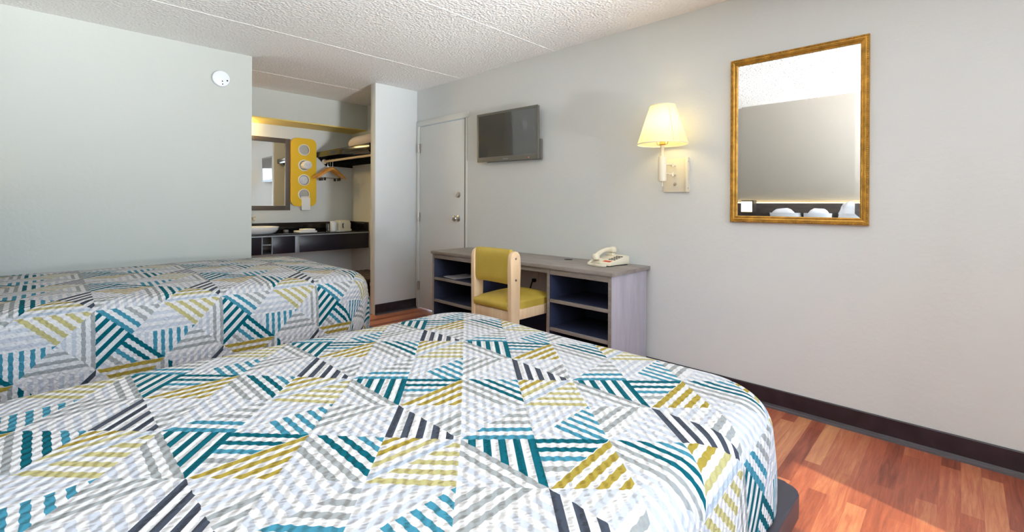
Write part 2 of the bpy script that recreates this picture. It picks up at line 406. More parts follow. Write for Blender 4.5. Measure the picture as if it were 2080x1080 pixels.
# unseen wall added only to block the sun from the first window
struct('wall_sun_blocker', B(-9, -.02, -6.4, -6.2, -.1, 9), M_WALL)
struct('floor_walkway', B(-7, 8, -9, YF-.12, -.2, -.1), plain('concrete', (.45, .44, .42, 1), .9, var=.1))

# baseboards
def baseboard(name, axis, lo, hi, face, sgn, label=None):
    bm, b2 = BM(), BM()
    prof = [(0, 0), (.020, 0), (.020, .012), (.011, .022), (.009, .106), (.006, .110), (0, .110)]
    lip = [(.011, 0), (.026, 0), (.026, .006), (.020, .012), (.011, .012)]
    for b_, pr in ((bm, prof),):
        poly = [(face+sgn*x, z) for x, z in pr]
        prism(b_, poly, axis, lo, hi)
    o = struct(name, bm, M_BASE, label, 'baseboard' if label else None)
    prism(b2, [(face+sgn*x, z) for x, z in [(.0205, 0), (.029, 0), (.027, .009), (.0205, .013)]], axis, lo, hi)
    struct('lip', b2, M_BLIP, parent=o)
    return o
baseboard('baseboard_right', 'Y', YF, DY0-.06, D, -1, 'dark vinyl baseboard along the long right wall')
baseboard('baseboard_partition', 'X', XP+.002, D-.002, YW, -1, 'short dark baseboard on the partition beside the white door')
baseboard('baseboard_alcove', 'Y', YW+.10, YB, D, -1)
baseboard('baseboard_back', 'X', bx1+.08, D-.03, YB, -1)
baseboard('baseboard_left', 'X', XH, XC, YW, -1)

# white door on the right wall
door = tag(obj('door_1', B(D-.004, D+.036, DY0+.006, DY1-.006, .014, DZ-.008, .003), M_DOOR), 'white flush door left of the television with steel knob', 'door')
door['kind'] = 'structure'
bm = BM(); fx = D-.014
box(bm, fx, D, DY0-.055, DY1+.046, DZ, DZ+.06, .004); box(bm, fx, D, DY1+.0, DY1+.046, 0, DZ, .003)
box(bm, D-.008, D, DY0-.03, DY0-.004, 0, DZ, .003)
obj('door_frame', bm, M_TRIM, door)
obj('door_gap_shade', B(D-.0055, D+.02, DY0-.006, DY0+.008, 0, DZ), M_GREYD, door)  # solid strip coloured dark for the shade between door and jamb
for z in (1.80, 1.03, .26):
    bm = BM(); box(bm, D-.022, D-.006, DY1-.022, DY1+.016, z-.05, z+.05, .002); cyl(bm, (D-.022, DY1-.002, z-.052), (D-.022, DY1-.002, z+.052), .008, n=12)
    obj('hinge', bm, M_STEEL, door)
bm = BM(); lathe(bm, (D-.004, 3.69, 1.03), [(.032, 0), (.032, .006), (.014, .012), (.012, .03), (.024, .038), (.029, .052), (.024, .064), (.004, .068)], 24, (-1, 0, 0))
obj('knob', bm, M_STEEL, door)
bm = BM(); lathe(bm, (D-.004, 3.688, 1.272), [(.030, 0), (.030, .008), (.024, .012), (.004, .013)], 24, (-1, 0, 0)); box(bm, D-.034, D-.016, 3.682, 3.694, 1.254, 1.29, .003)
obj('deadbolt', bm, M_STEEL, door)
# bathroom doorway seen only in the television
d2 = struct('door_2', B(bx0, bx1, YB+.07, YB+.10, 0, bz), plain('unlit_doorway', lin(26, 25, 26), .6))  # near-black slab painted as the unlit room behind the doorway
bm = BM(); box(bm, bx0-.07, bx0, YB-.016, YB, 0, bz+.07, .003); box(bm, bx1, bx1+.07, YB-.016, YB, 0, bz+.07, .003); box(bm, bx0, bx1, YB-.016, YB, bz, bz+.07, .003)
obj('door_frame', bm, M_TRIM, d2)

# ------------------------------------------------------------------ beds
def bedspread(name, x0, x1, y0, y1, ztop, crown, hem, org, cell, Rc, r, label, sides=(True, True), skew=0.0, seed=0, wall=False):
    """draped cover: flat fabric coordinates (s, t) folded over a rounded block"""
    bm = BM(); uvl = bm.loops.layers.uv.new('UVMap')
    c = Rc-r; cx1 = x1-Rc; cy0 = y0+Rc; cy1 = y1-Rc
    drop = ztop-hem; ov = c+PI*r/2+max(drop-r, 0)
    ss = []; s = x0
    def rng(lo, hi, step):
        n = max(2, int(round((hi-lo)/step))); return [lo+(hi-lo)*i/n for i in range(n+1)]
    S_ = rng(x0, cx1, .03)[:-1]+rng(cx1, cx1+ov, .014)
    T_ = ([] if not sides[0] else rng(cy0-ov, cy0, .014)[:-1])+rng(cy0 if sides[0] else y0, cy1 if sides[1] else y1, .03)+([] if not sides[1] else rng(cy1, cy1+ov, .014)[1:])
    hx = (x1-x0)/2; my = (y0+y1)/2; hy = (y1-y0)/2
    grid = []
    for s in S_:
        row = []
        for t in T_:
            ox = max(s-cx1, 0); oy = 0; sg = 0
            if sides[0] and t < cy0: oy = cy0-t; sg = -1
            if sides[1] and t > cy1: oy = t-cy1; sg = 1
            bx_, by_ = min(s, cx1), min(max(t, cy0 if sides[0] else t), cy1 if sides[1] else t)
            e = math.hypot(ox, oy)
            rr = e if (ox == 0 or oy == 0) else (ox**3+oy**3)**(1/3)
            dx, dy = (ox/e, sg*oy/e) if e > 1e-9 else (0, 0)
            d = rr-c
            if d <= 0: h, dz = rr, 0
            elif d < PI*r/2: h, dz = c+r*math.sin(d/r), r*(1-math.cos(d/r))
            else:
                k = d-PI*r/2; h = c+r+.02*math.sin(min(k/.3, 1)*PI)*.5; dz = r+k
            p = Vector((bx_+dx*h, by_+dy*h, ztop-dz))
            qx = (p.x-(x0+hx))/hx; qy = (p.y-my)/hy
            f = max(0, 1-dz/.12)
            p.z += f*crown*(1-abs(qx)**3)*(1-abs(qy)**2.5)
            nz = noise.noise(Vector((p.x*2.2+seed, p.y*2.2, p.z*2)))
            p.z += f*.010*nz
            if dz > r:   # soft folds where it hangs
                fold = noise.noise(Vector((p.x*5+seed, p.y*5, .5)))*.014*min(1, (dz-r)/.2)
                p.x += dx*fold; p.y += dy*fold
            p.z = max(p.z, hem-.03)
            row.append((bm.verts.new(p), ((s-org[0])/cell[0], (t-org[1]-skew*max(0, s-.7))/cell[1])))
        grid.append(row)
    for A, Bq in zip(grid, grid[1:]):
        for i in range(len(A)-1):
            q = (A[i], Bq[i], Bq[i+1], A[i+1]); f = bm.faces.new([x[0] for x in q])
            for lp, x in zip(f.loops, q): lp[uvl].uv = x[1]
    loc = ((x0+x1)/2, my, hem)
    o = obj(name, bm, M_QUILT, loc=loc, ang=180)
    md = o.modifiers.new('thickness', 'SOLIDIFY'); md.thickness = .012; md.offset = -1
    return tag(o, label, 'bedspread', 'striped patchwork bedspreads')
def bed(x0, x1, y0, y1, zf, zm, mx1, my0, my1, label):
    t = thing('bed', ((x0+x1)/2, (y0+y1)/2, 0), label, 'bed')
    bm = BM(); prism(bm, rrect(x0, x1, y0, y1, .05), 'Z', zf-.07, zf, .008); obj('platform', bm, M_DARKMETAL, t)
    obj('plinth', B(x0+.05, x1-.18, y0+.16, y1-.16, 0, zf-.07), M_DARKMETAL, t)
    bm = BM(); prism(bm, rrect(x0+.01, mx1, my0, my1, .15), 'Z', zf+.001, zm, .04); obj('mattress', bm, M_LINEN, t)
    return t
XB0 = -.355
bed(XB0, 1.665, .352, 2.02, .30, .585, 1.60, .43, 1.96, 'nearer bed on a dark platform, its charcoal corner showing at the lower right')
bedspread('bedspread', XB0+.01, 1.645, .375, 2.015, .612, .012, .312, (.208, 1.125), (.495, .545), .24, .085,
          'patchwork bedspread in teal, mustard and grey stripes on the nearer bed', skew=.085, seed=3)
bed(XB0, 1.66, 2.80, 4.42, .30, .655, 1.55, 2.92, 4.38, 'farther bed standing against the wall with the smoke detector')
bedspread('bedspread', XB0+.01, 1.625, 2.815, 4.395, .708, .040, .255, (.180, 2.58), (.507, .53), .26, .115,
          'patchwork bedspread in teal, mustard and grey stripes on the farther bed by the left wall', seed=11)

# headboard with a light strip, pillows, sconce (seen in the gold mirror)
hb = thing('headboard', (XH+.03, 2.3, .2), 'long dark headboard panel reflected in the gold mirror', 'headboard')
obj('panel', B(XH+.002, XH+.062, .25, 4.42, .2, 1.205, .004), M_HEADB, hb)
obj('light_strip', B(XH+.012, XH+.03, .3, 4.38, 1.206, 1.214), emit('warm_strip', (1, .78, .34, 1), 6), hb, label='warm glowing light strip')
sc = thing('bedside_lamp', (XH+.12, 1.95, 1.08), 'square glowing lamp on the headboard, reflected at the lower left of the gold mirror', 'lamp')
obj('shade', B(XH+.09, XH+.185, 1.88, 2.02, 1.095, 1.225, .004), emit('warm_lamp_panel', (1, .88, .6, 1), 2.6), sc, label='glowing cream lamp shade')
bm = BM()
for y in (1.865, 2.02):
    box(bm, XH+.064, XH+.195, y, y+.015, 1.08, 1.24)
box(bm, XH+.064, XH+.195, 1.88, 2.02, 1.226, 1.24); box(bm, XH+.064, XH+.195, 1.88, 2.02, 1.08, 1.094); box(bm, XH+.064, XH+.085, 1.88, 2.02, 1.094, 1.226)
obj('case', bm, M_HEADB, sc)
def pillow(y, half, label, tilt=.16, ztop=1.12):
    bm = BM(); cushion(bm, (0, 0, 0), .085, half, .262, 14, 14, 3.2, .008, y)
    bmesh.ops.rotate(bm, verts=bm.verts[:], cent=(0, 0, 0), matrix=Matrix.Rotation(tilt, 3, 'Y')@Matrix.Rotation(.10*math.sin(y*7), 3, 'X'))
    lo = min(v.co.z for v in bm.verts); 
    loc = (XH+.19, y, .63)
    bmesh.ops.translate(bm, vec=Vector(loc)+Vector((0, 0, -lo)), verts=bm.verts[:])
    o = obj('pillow', bm, M_LINEN, loc=loc, ang=180)
    return tag(o, label, 'pillow', 'white pillows against the headboard')
pillow(1.515, .16, 'white pillow on the nearer bed nearest the square headboard lamp')
pillow(1.185, .135, 'white pillow on the nearer bed beside the crumpled white heap')
bm = BM(); cushion(bm, (0, 0, 0), .06, .13, .30, 20, 20, 2.2, 0, 0)
for v in bm.verts:
    q = noise.noise_vector(v.co*11)*.055+noise.noise_vector(v.co*25+Vector((3, 1, 2)))*.02; v.co += Vector((q.x*.4, q.y, q.z))
lo = min(v.co.z for v in bm.verts)
loc = (XH+.17, .87, .63); bmesh.ops.translate(bm, vec=Vector(loc)+Vector((0, 0, -lo)), verts=bm.verts[:])
tag(obj('sheet', bm, M_LINEN, loc=loc, ang=60), 'crumpled white heap standing in for a masked-out camera at the right end of the mirror reflection', 'sheet')  # cloth-like heap standing in for a masked-out camera

# ------------------------------------------------------------------ desk
TX, TY0, TY1, TZ = 2.506, 1.565, 3.485, .7505
dk = thing('desk', (2.75, 2.52, 0), 'grey-brown laminate desk with open shelves on both sides of the knee space', 'desk')
obj('desktop', B(TX, D-.003, TY0, TY1, TZ-.026, TZ, .003), M_DESK, dk)
DX = TX+.012; BX = D-.032
panels = [(1.578, 1.602), (2.082, 2.106), (2.85, 2.874), (3.446, 3.470)]
obj('side_panel', B(DX, BX, *panels[0], 0, TZ-.026, .0015), M_DESKV, dk, label='pale ribbed grey end panel')
for p in panels[1:]: obj('side_panel', B(DX, BX, *p, 0, TZ-.026, .0015), M_DESKIN, dk, label='dark blue-grey side panel')
for (y0, y1) in ((1.602, 2.082), (2.874, 3.446)):
    for z in (.512, .312, .08):
        s = obj('shelf', B(DX+.022, BX-.012, y0, y1, z-.022, z, .001), M_DESKIN, dk)
        obj('shelf_edge', B(DX+.002, DX+.0215, y0, y1, z-.022, z, .001), M_DESK, s)
    obj('top_rail', B(DX+.002, DX+.02, y0, y1, .685, TZ-.0265, .001), M_DESK, dk)
    obj('back_panel', B(BX-.0115, BX-.001, y0, y1, .005, TZ-.0265), M_DESKIN, dk)
for y0, y1 in ((1.578, 1.602), (2.082, 2.106), (2.85, 2.874), (3.446, 3.470)):
    obj('edge_strip', B(DX-.0015, DX-.0002, y0, y1, 0, TZ-.027), M_DESK, dk)
obj('knee_rail', B(BX-.03, BX-.012, 2.106, 2.85, .612, TZ-.0265), M_DESKIN, dk)
obj('knee_front_rail', B(DX+.01, DX+.03, 2.106, 2.85, .690, TZ-.0265), M_DESK, dk)
obj('knee_panel', B(BX-.03, BX-.012, 2.106, 2.85, .02, .34), M_DESKIN, dk)
bm = BM(); lathe(bm, (2.875, 2.19, TZ+.0003), [(.033, 0), (.033, .003), (.028, .004), (.022, .002), (.004, .002)], 24)
obj('cable_grommet', bm, M_BLACK, dk, label='black cable grommet')
bm = BM(); prism(bm, [(2.56, 3.20), (2.80, 3.17), (2.83, 3.37), (2.59, 3.40)], 'Z', .5125, .517)
tag(obj('paper', bm, M_PAPER, loc=None), 'sheet of paper lying on the left upper desk shelf', 'paper')
bm = BM(); box(bm, D-.008, D, 2.60, 2.67, .50, .615, .003)
ou = tag(obj('wall_outlet', bm, M_TRIM), 'white wall outlet plate seen under the desk', 'outlet')
obj('plug', B(D-.04, D-.0085, 2.62, 2.65, .51, .54, .006), M_BLACK, ou)
tube(bm := BM(), [(D-.042, 2.635, .525), (D-.06, 2.64, .48), (D-.055, 2.66, .40), (D-.05, 2.70, .30), (D-.048, 2.75, .16), (D-.048, 2.76, .13)], .006, 8)
obj('power_cord', bm, M_BLACK, ou)

# ------------------------------------------------------------------ desk chair
ch = thing('desk_chair', (2.40, 2.335, 0), 'birch chair with mustard vinyl seat and back pushed up to the desk', 'chair')
CY0, CY1, PT, CX = 2.135, 2.538, .032, 2.18
def post(y0, y1):
    pr = [(.015, 0), (.008, .30), (.003, .60), (0, .74), (0, .815), (.008, .842), (.024, .858), (.046, .863), (.070, .857), (.087, .841), (.095, .815), (.095, .74), (.089, .60), (.083, .30), (.070, 0)]
    bm = BM(); prism(bm, [(CX+x, z) for x, z in pr], 'Y', y0, y1, .005)
    return obj('leg', bm, M_BIRCH, ch)
p1 = post(CY0, CY0+PT); p2 = post(CY1-PT, CY1)
for z in (.815, .67):
    bm = BM(); lathe(bm, (CX+.047, CY0, z), [(.008, 0), (.008, .002), (.004, .003)], 14, (0, -1, 0)); obj('screw', bm, M_STEEL, p1)
for y in (CY0+.003, CY1-PT-.003): obj('leg', B(2.585, 2.63, y, y+PT, 0, .395, .005), M_BIRCH, ch)
for y in (CY0+.004, CY1-PT+.004): obj('side_rail', B(CX+.085, 2.63, y, y+.024, .396, .466, .004), M_BIRCH, ch)
obj('rear_rail', B(CX+.012, CX+.037, CY0+PT, CY1-PT, .388, .462, .004), M_BIRCH, ch)
obj('front_rail', B(2.604, 2.628, CY0+PT+.004, CY1-PT-.004, .396, .464, .004), M_BIRCH, ch)
bm = BM(); sx0, sx1, sy0, sy1 = CX+.004, 2.655, CY0+PT+.001, CY1-PT-.001
box(bm, sx0, sx1, sy0, sy1, .467, .532)
bmesh.ops.subdivide_edges(bm, edges=bm.edges[:], cuts=11, use_grid_fill=True)
mx, my = (sx0+sx1)/2, (sy0+sy1)/2
for v in bm.verts:
    qx = min(1, abs(v.co.x-mx)/(sx1-sx0)*2); qy = min(1, abs(v.co.y-my)/(sy1-sy0)*2); qz = (v.co.z-.467)/.065
    v.co.z += qz*(.030*(1-qx**2.2)*(1-qy**2.2) - .018*max(qx, qy)**10)
    side = 1-abs(qz*2-1)**2
    v.co.x += math.copysign(.008*side*(qx > .99), v.co.x-mx)
    if qy > .99 and v.co.x > CX+.1: v.co.y += math.copysign(.026, v.co.y-my)
obj('seat', bm, M_VINYL, ch, ang=80, label='mustard vinyl seat pad')
bm = BM(); rows = []
for i in range(15):
    z = .640+(.872-.640)*i/14; e = (abs(i-7)/7)**6; th = .032*(1-.45*e)
    rows.append((z, th))
R_ = []; ny = 17
for z, th in rows:
    ring = []
    for sgn in (-1, 1):
        for k in (range(ny) if sgn < 0 else reversed(range(ny))):
            q = k/(ny-1); y = CY0+PT+.001+(CY1-CY0-2*PT-.002)*q; e = (abs(q-.5)*2)**8
            ring.append(Vector((CX+.036+sgn*th*(1-.25*e)+.010*(1-(2*q-1)**2), y, z)))
    R_.append(ring)
loft(bm, R_); obj('backrest', bm, M_VINYL, ch, ang=50, label='mustard vinyl back pad')

# ------------------------------------------------------------------ telephone
ph = thing('telephone', (2.87, 1.80, TZ), 'cream corded desk telephone on the right end of the desk', 'telephone')
# local frame: fx forward (toward user, -X), built straight then turned
def phone_parts():
    A = Matrix.Translation(Vector((2.855, 1.80, TZ)))@Matrix.Rotation(math.radians(-8), 4, 'Z')
    def put(name, bm, m, par=ph, label=None, ang=40):
        bmesh.ops.transform(bm, matrix=A, verts=bm.verts[:]); return obj(name, bm, m, par, label=label, ang=ang)
    # body wedge (x: -.105 front .. .105 back ; y: -.085 right .. .085 left)
    bm = BM(); prism(bm, [(-.105, .006), (.105, .006), (.105, .062), (.085, .066), (-.10, .026), (-.105, .02)], 'Y', -.085, .085, .006)
    body = put('body', bm, M_CREAM)
    bm = BM(); prism(bm, rrect(-.098, .098, -.078, .078, .01), 'Z', .0005, .0062); put('base_plate', bm, M_BLACK)
    sl = math.atan2(.040, .185)
    def onface(x): return .026+(x+.10)*math.tan(sl)
    for r_ in range(3):
        for c in range(4):
            x = .045-.026*c; y = -.065+.021*r_
            bm = BM(); box(bm, x-.008, x+.008, y-.006, y+.006, onface(x)-.001, onface(x)+.004, .002); put('key', bm, M_BLACK)
    bm = BM(); prism(bm, [(-.088, onface(-.088)+.0004), (-.062, onface(-.062)+.0004), (-.062, onface(-.062)+.0016), (-.088, onface(-.088)+.0016)], 'Y', -.068, -.004); put('message_label', bm, M_RED, label='red label strip')
    # cradle posts
    for x in (-.065, .07):
        bm = BM(); box(bm, x-.02, x+.02, .028, .08, onface(x)-.004, onface(x)+.012, .004); put('cradle', bm, M_CREAM)
    # handset lying front-to-back along the left side
    pts = []; rad = []
    for i in range(13):
        q = i/12; x = -.105+.21*q; z = .052+.030*math.sin(PI*q)**.8+q*.034
        pts.append((x, .055, z)); rad.append(.0135+.004*abs(2*q-1))
    bm = BM(); tube(bm, pts, .014, 12, True, rad)
    lathe(bm, (-.092, .055, .058), [(.018, .02), (.026, .008), (.027, -.014), (.022, -.020), (.004, -.021)], 20)
    lathe(bm, (.092, .055, .098), [(.018, .02), (.026, .008), (.027, -.014), (.022, -.020), (.004, -.021)], 20)
    put('handset', bm, M_CREAM, ang=60)
    # coiled cord looping in front
    path = [(-.10, .060, .05), (-.125, .075, .022), (-.15, .07, .012), (-.165, .03, .011), (-.17, -.02, .011), (-.165, -.06, .011), (-.145, -.075, .011), (-.125, -.05, .011), (-.112, -.02, .012), (-.106, .0, .013)]
    def cr(P, t):
        i = min(int(t), len(P)-2); f = t-i; p0, p1, p2, p3 = [Vector(P[max(0, min(len(P)-1, i+k))]) for k in (-1, 0, 1, 2)]
        return .5*((2*p1)+(p2-p0)*f+(2*p0-5*p1+4*p2-p3)*f*f+(3*p1-p0-3*p2+p3)*f**3)
    coil = []; M_ = 620
    for i in range(M_+1):
        t = (len(path)-1)*i/M_; p = cr(path, t); d = (cr(path, min(t+.02, len(path)-1.001))-cr(path, max(t-.02, 0))).normalized()
        e1 = d.cross(Vector((0, 0, 1))).normalized(); e2 = d.cross(e1); an = 2*PI*i/10.5
        coil.append(p+(e1*math.cos(an)+e2*math.sin(an))*.0075)
    bm = BM(); tube(bm, coil, .0026, 5); put('coiled_cord', bm, M_CREAM, ang=180)
phone_parts()

# ------------------------------------------------------------------ television
tv = thing('television', (2.95, 2.94, 1.57), 'black flat-screen television mounted on the wall beside the white door', 'television')
ty0, ty1, tz0, tz1 = 2.558, 3.326, 1.570, 2.022
TA = Matrix.Translation(Vector((2.93, 2.94, 1.8)))@Matrix.Rotation(math.radians(.8), 4, 'X')@Matrix.Rotation(math.radians(-1.5), 4, 'Y')@Matrix.Translation(-Vector((2.93, 2.94, 1.8)))
def tput(name, bm, m, par=tv, label=None):
    bmesh.ops.transform(bm, matrix=TA, verts=bm.verts[:]); return obj(name, bm, m, par, label=label)
tput('casing', B(2.934, 2.956, ty0+.002, ty1-.002, tz0+.002, tz1-.002, .003), M_TVB)
bm = BM(); bw = .020
box(bm, 2.926, 2.934, ty0, ty0+bw, tz0, tz1); box(bm, 2.926, 2.934, ty1-bw, ty1, tz0, tz1)
box(bm, 2.926, 2.934, ty0+bw, ty1-bw, tz1-bw, tz1); box(bm, 2.926, 2.934, ty0+bw, ty1-bw, tz0, tz0+.040)
bz_ = tput('bezel', bm, M_TVB)
tput('chin_line', B(2.9252, 2.926, ty0+.004, ty1-.004, tz0+.040, tz0+.043), M_GREY, bz_)
for k in range(7): tput('logo_letter', B(2.9252, 2.926, 2.915+.0095*k, 2.921+.0095*k, tz0+.013, tz0+.021), M_ALU, bz_)
tput('indicator', B(2.9252, 2.926, ty0+.10, ty0+.108, tz0+.014, tz0+.019), emit('red_light', (1, .12, .1, 1), 1.5), bz_, 'small red indicator light')
tput('screen', B(2.9285, 2.9338, ty0+bw, ty1-bw, tz0+.040, tz1-bw), M_TVS)
tput('rear_housing', B(2.9565, 2.987, ty0-.006, ty1-.1, tz0-.004, tz0+.17, .006), M_TVB)
obj('wall_bracket', B(2.972, 2.999, 2.80, 3.06, 1.70, 1.90, .003), M_BLACK, tv)

# ------------------------------------------------------------------ wall lamp
LX, LY = 2.82, 1.393
wl = thing('wall_lamp', (D, LY, 1.27), 'lit wall lamp with a cream cone shade and white swing arm', 'lamp')
bm = BM(); box(bm, D-.012, D, 1.305, 1.468, 1.266, 1.490, .003); obj('wall_plate', bm, M_CREAM, wl)
obj('side_flange', B(D-.036, D-.0005, 1.289, 1.3035, 1.264, 1.494, .003), M_CREAM, wl)
for z in (1.29, 1.465):
    bm = BM(); lathe(bm, (D-.028, 1.289, z), [(.006, 0), (.006, .002), (.003, .003)], 12, (0, -1, 0)); obj('screw', bm, M_STEEL, wl)
for z in (1.445, 1.382):
    bm = BM(); tube(bm, [(LX+.01, LY, z), (LX+.07, LY-.006, z), (LX+.115, LY-.012, z)], .0055, 10)
    cyl(bm, (LX+.118, LY-.012, z-.012), (LX+.118, LY-.012, z+.012), .010, n=12)
    tube(bm, [(LX+.118, LY-.012, z-.002), (D-.01, LY-.010, z-.002)], .0055, 10)
    obj('arm', bm, M_CREAM, wl)
bm = BM(); lathe(bm, (D-.012, LY-.010, 1.318), [(.011, 0), (.011, .006), (.006, .016), (.003, .018)], 16, (-1, 0, 0)); obj('switch', bm, M_STEEL, wl)
bm = BM(); lathe(bm, (LX, LY, 1.328), [(.012, 0), (.024, .004), (.0262, .012), (.0262, .155), (.024, .163), (.014, .166), (.0125, .168), (.0125, .225), (.016, .230), (.016, .235), (.004, .236)], 28); obj('column', bm, M_CREAM, wl)
bm = BM(); lathe(bm, (LX, LY, 1.30), [(.004, 0), (.0048, .01), (.0048, .028)], 10); obj('finial', bm, M_CREAM, wl)
bm = BM(); lathe(bm, (LX, LY, 1.564), [(.014, 0), (.020, .006), (.018, .02), (.016, .05), (.017, .058), (.012, .06)], 20); so = obj('socket', bm, M_BRASS, wl)
for s in (-1, 1):
    bm = BM(); tube(bm, [(LX, LY+s*.012, 1.566), (LX, LY+s*.035, 1.572), (LX, LY+s*.042, 1.60), (LX, LY+s*.045, 1.68), (LX, LY+s*.035, 1.77), (LX, LY+s*.004, 1.80)], .0022, 8); obj('harp', bm, M_BRASS, wl)
bm = BM(); lathe(bm, (LX, LY, 1.622), [(.012, 0), (.014, .012), (.026, .045), (.030, .07), (.024, .092), (.004, .10)], 20); obj('bulb', bm, emit('warm_bulb', (1, .82, .45, 1), 30), wl)
bm = BM(); n = 48
rb, rt, zb, zt = .158, .078, 1.572, 1.820
loft(bm, [ring_pts((LX, LY, zb), (0, 0, 1), rb, n), ring_pts((LX, LY, zt), (0, 0, 1), rt, n)], cap=False)
sh = obj('lamp_shade', bm, M_SHADE, wl)
for z, r in ((zb, rb), (zt, rt)):
    bm = BM(); P = ring_pts((LX, LY, z), (0, 0, 1), r, n); tube(bm, P+P[:2], .0035, 6, False); obj('shade_rim', bm, M_CREAM, sh)
a_ = math.radians(232); bm = BM(); tube(bm, [(LX+rb*1.004*math.cos(a_), LY+rb*1.004*math.sin(a_), zb), (LX+rt*1.004*math.cos(a_), LY+rt*1.004*math.sin(a_), zt)], .002, 6); obj('shade_seam', bm, M_SHADE, sh)
lamp('wall_lamp_bulb_light', 'POINT', (LX, LY, 1.70), 4.4, (1, .68, .27), shadow_soft_size=.03)

# ------------------------------------------------------------------ gold wall mirror
my0, my1, mz0, mz1 = .344, 1.027, 1.077, 2.066
gm = thing('wall_mirror', (D, (my0+my1)/2, mz0), 'large rectangular mirror in a ribbed antique gold frame', 'mirror')
def frame_profile(bm, y0, y1, z0, z1, prof, xw):
    """mitred frame; prof: (inset from outer edge, height off the wall)"""
    rings = []
    for ins, ht in prof:
        rings.append([Vector((xw-ht, y0+ins, z0+ins)), Vector((xw-ht, y1-ins, z0+ins)), Vector((xw-ht, y1-ins, z1-ins)), Vector((xw-ht, y0+ins, z1-ins))])
    loft(bm, rings, cap=False)
prof = [(0, 0), (0, .020), (.004, .025), (.010, .026), (.012, .0225), (.016, .0225), (.018, .024), (.026, .020), (.028, .017), (.031, .0185), (.033, .015), (.038, .013), (.0385, .006), (.0385, 0)]
bm = BM(); frame_profile(bm, my0, my1, mz0, mz1, prof, D); gf = obj('frame', bm, M_GOLD, gm, ang=25)
# rope beading on the outer rim
bm = BM(); bead = .0105
def beads(p, q):
    p, q = Vector(p), Vector(q); n = int((q-p).length/bead)
    for i in range(n):
        c = p+(q-p)*((i+.5)/n); d = (q-p).normalized()
        lathe(bm, c-d*.0042, [(.0012, 0), (.0036, .002), (.0042, .0042), (.0036, .0064), (.0012, .0084)], 6, d)
xr = D-.0262; e = .0065
beads((xr, my0+e, mz0+e), (xr, my0+e, mz1-e)); beads((xr, my1-e, mz0+e), (xr, my1-e, mz1-e))
beads((xr, my0+e, mz0+e), (xr, my1-e, mz0+e)); beads((xr, my0+e, mz1-e), (xr, my1-e, mz1-e))
obj('rope_beading', bm, M_GOLD, gf, ang=180)
bm = BM(); g0 = .0386; bv = .022
frame_profile(bm, my0, my1, mz0, mz1, [(g0, .0035), (g0, .0056), (g0+bv, .0062)], D)
y0, y1, z0, z1 = my0+g0+bv, my1-g0-bv, mz0+g0+bv, mz1-g0-bv
vs = [bm.verts.new((D-.0062, *p)) for p in ((y0, z0), (y1, z0), (y1, z1), (y0, z1))]; bm.faces.new(vs)
obj('glass', bm, M_MIRROR, gm, ang=.5, label='bevelled mirror glass')

# ------------------------------------------------------------------ smoke detector
sd = thing('smoke_detector', (1.056, YW, 2.212), 'round white smoke detector high on the pale left wall', 'smoke detector')
bm = BM(); lathe(bm, (1.056, YW, 2.212), [(.062, 0), (.066, .003), (.066, .018), (.063, .026), (.055, .030), (.002, .031)], 40, (0, -1, 0)); obj('body', bm, M_WHITE, sd)
for dx, dz, r in ((.042, -.012, .0065), (.006, -.022, .005), (.008, -.046, .005)):
    bm = BM(); lathe(bm, (1.056+dx, YW-.0285, 2.212+dz), [(r, 0), (r, .003), (.001, .0032)], 14, (0, -1, 0)); obj('sensor_hole', bm, M_BLACK, sd)

# ------------------------------------------------------------------ vanity
CT, CF = .826, 5.53
va = thing('vanity', (2.0, 5.75, .6), 'dark floating vanity counter with black splashback in the alcove', 'vanity')
obj('countertop', B(1.15, D-.001, CF-.012, YB-.016, CT-.028, CT, .003), M_GRAN, va)
obj('splashback', B(1.15, D-.001, YB-.015, YB-.001, CT+.0005, .937, .002), M_GRAN, va)
obj('side_splashback', B(D-.015, D-.001, CF, YB-.016, CT+.0005, .937, .002), M_GRAN, va)
obj('fascia', B(2.122, D-.001, CF, CF+.02, .605, CT-.029, .002), M_NAVY, va, label='long dark front panel')
obj('divider', B(2.072, 2.121, CF-.004, CF+.02, .605, CT-.029, .002), M_ALU, va, label='pale grey upright divider')
obj('door', B(1.828, 2.071, CF, CF+.02, .605, CT-.029, .002), M_NAVY, va)
for x in (1.818, 1.715): obj('edge_strip', B(x, x+.009, CF-.003, CF+.02, .605, CT-.029), M_ALU, va)
obj('cubby_shelf', B(1.7245, 1.8175, CF+.01, CF+.35, .705, .717), M_ALU, va, label='pale shelf inside the open cubby')
obj('door', B(1.16, 1.7145, CF, CF+.02, .605, CT-.029, .002), M_NAVY, va)
obj('bottom_panel', B(1.15, D-.001, CF+.0205, YB-.02, .605, .62), M_NAVY, va)
obj('counter_edge', B(1.15, D-.001, CF-.0135, CF-.0125, CT-.026, CT-.012), M_ALU, va)
# vessel sink
SX, SY = 1.70, 5.725
bm = BM(); rings = []
for r, z in ((.17, 0), (.215, .012), (.245, .045), (.255, .078), (.252, .082), (.240, .080), (.225, .05), (.18, .022), (.05, .016), (.002, .016)):
    rings.append([Vector((SX+r*math.cos(2*PI*i/40), SY+r*.78*math.sin(2*PI*i/40), CT+.0005+z)) for i in range(40)])
loft(bm, rings); sk = tag(obj('sink', bm, M_WHITE, ang=50), 'white oval vessel sink on the vanity counter', 'sink')
bm = BM(); lathe(bm, (SX, SY, CT+.0166), [(.018, 0), (.018, .002), (.002, .003)], 16); obj('drain', bm, M_CHROME, sk)
fa = thing('faucet', (1.72, 5.955, CT), 'tall brushed metal faucet beside the vessel sink', 'faucet')
bm = BM(); lathe(bm, (1.722, 5.955, CT+.0005), [(.026, 0), (.026, .006), (.019, .012), (.019, .22), (.016, .228), (.002, .229)], 24); obj('body', bm, M_STEEL, fa)
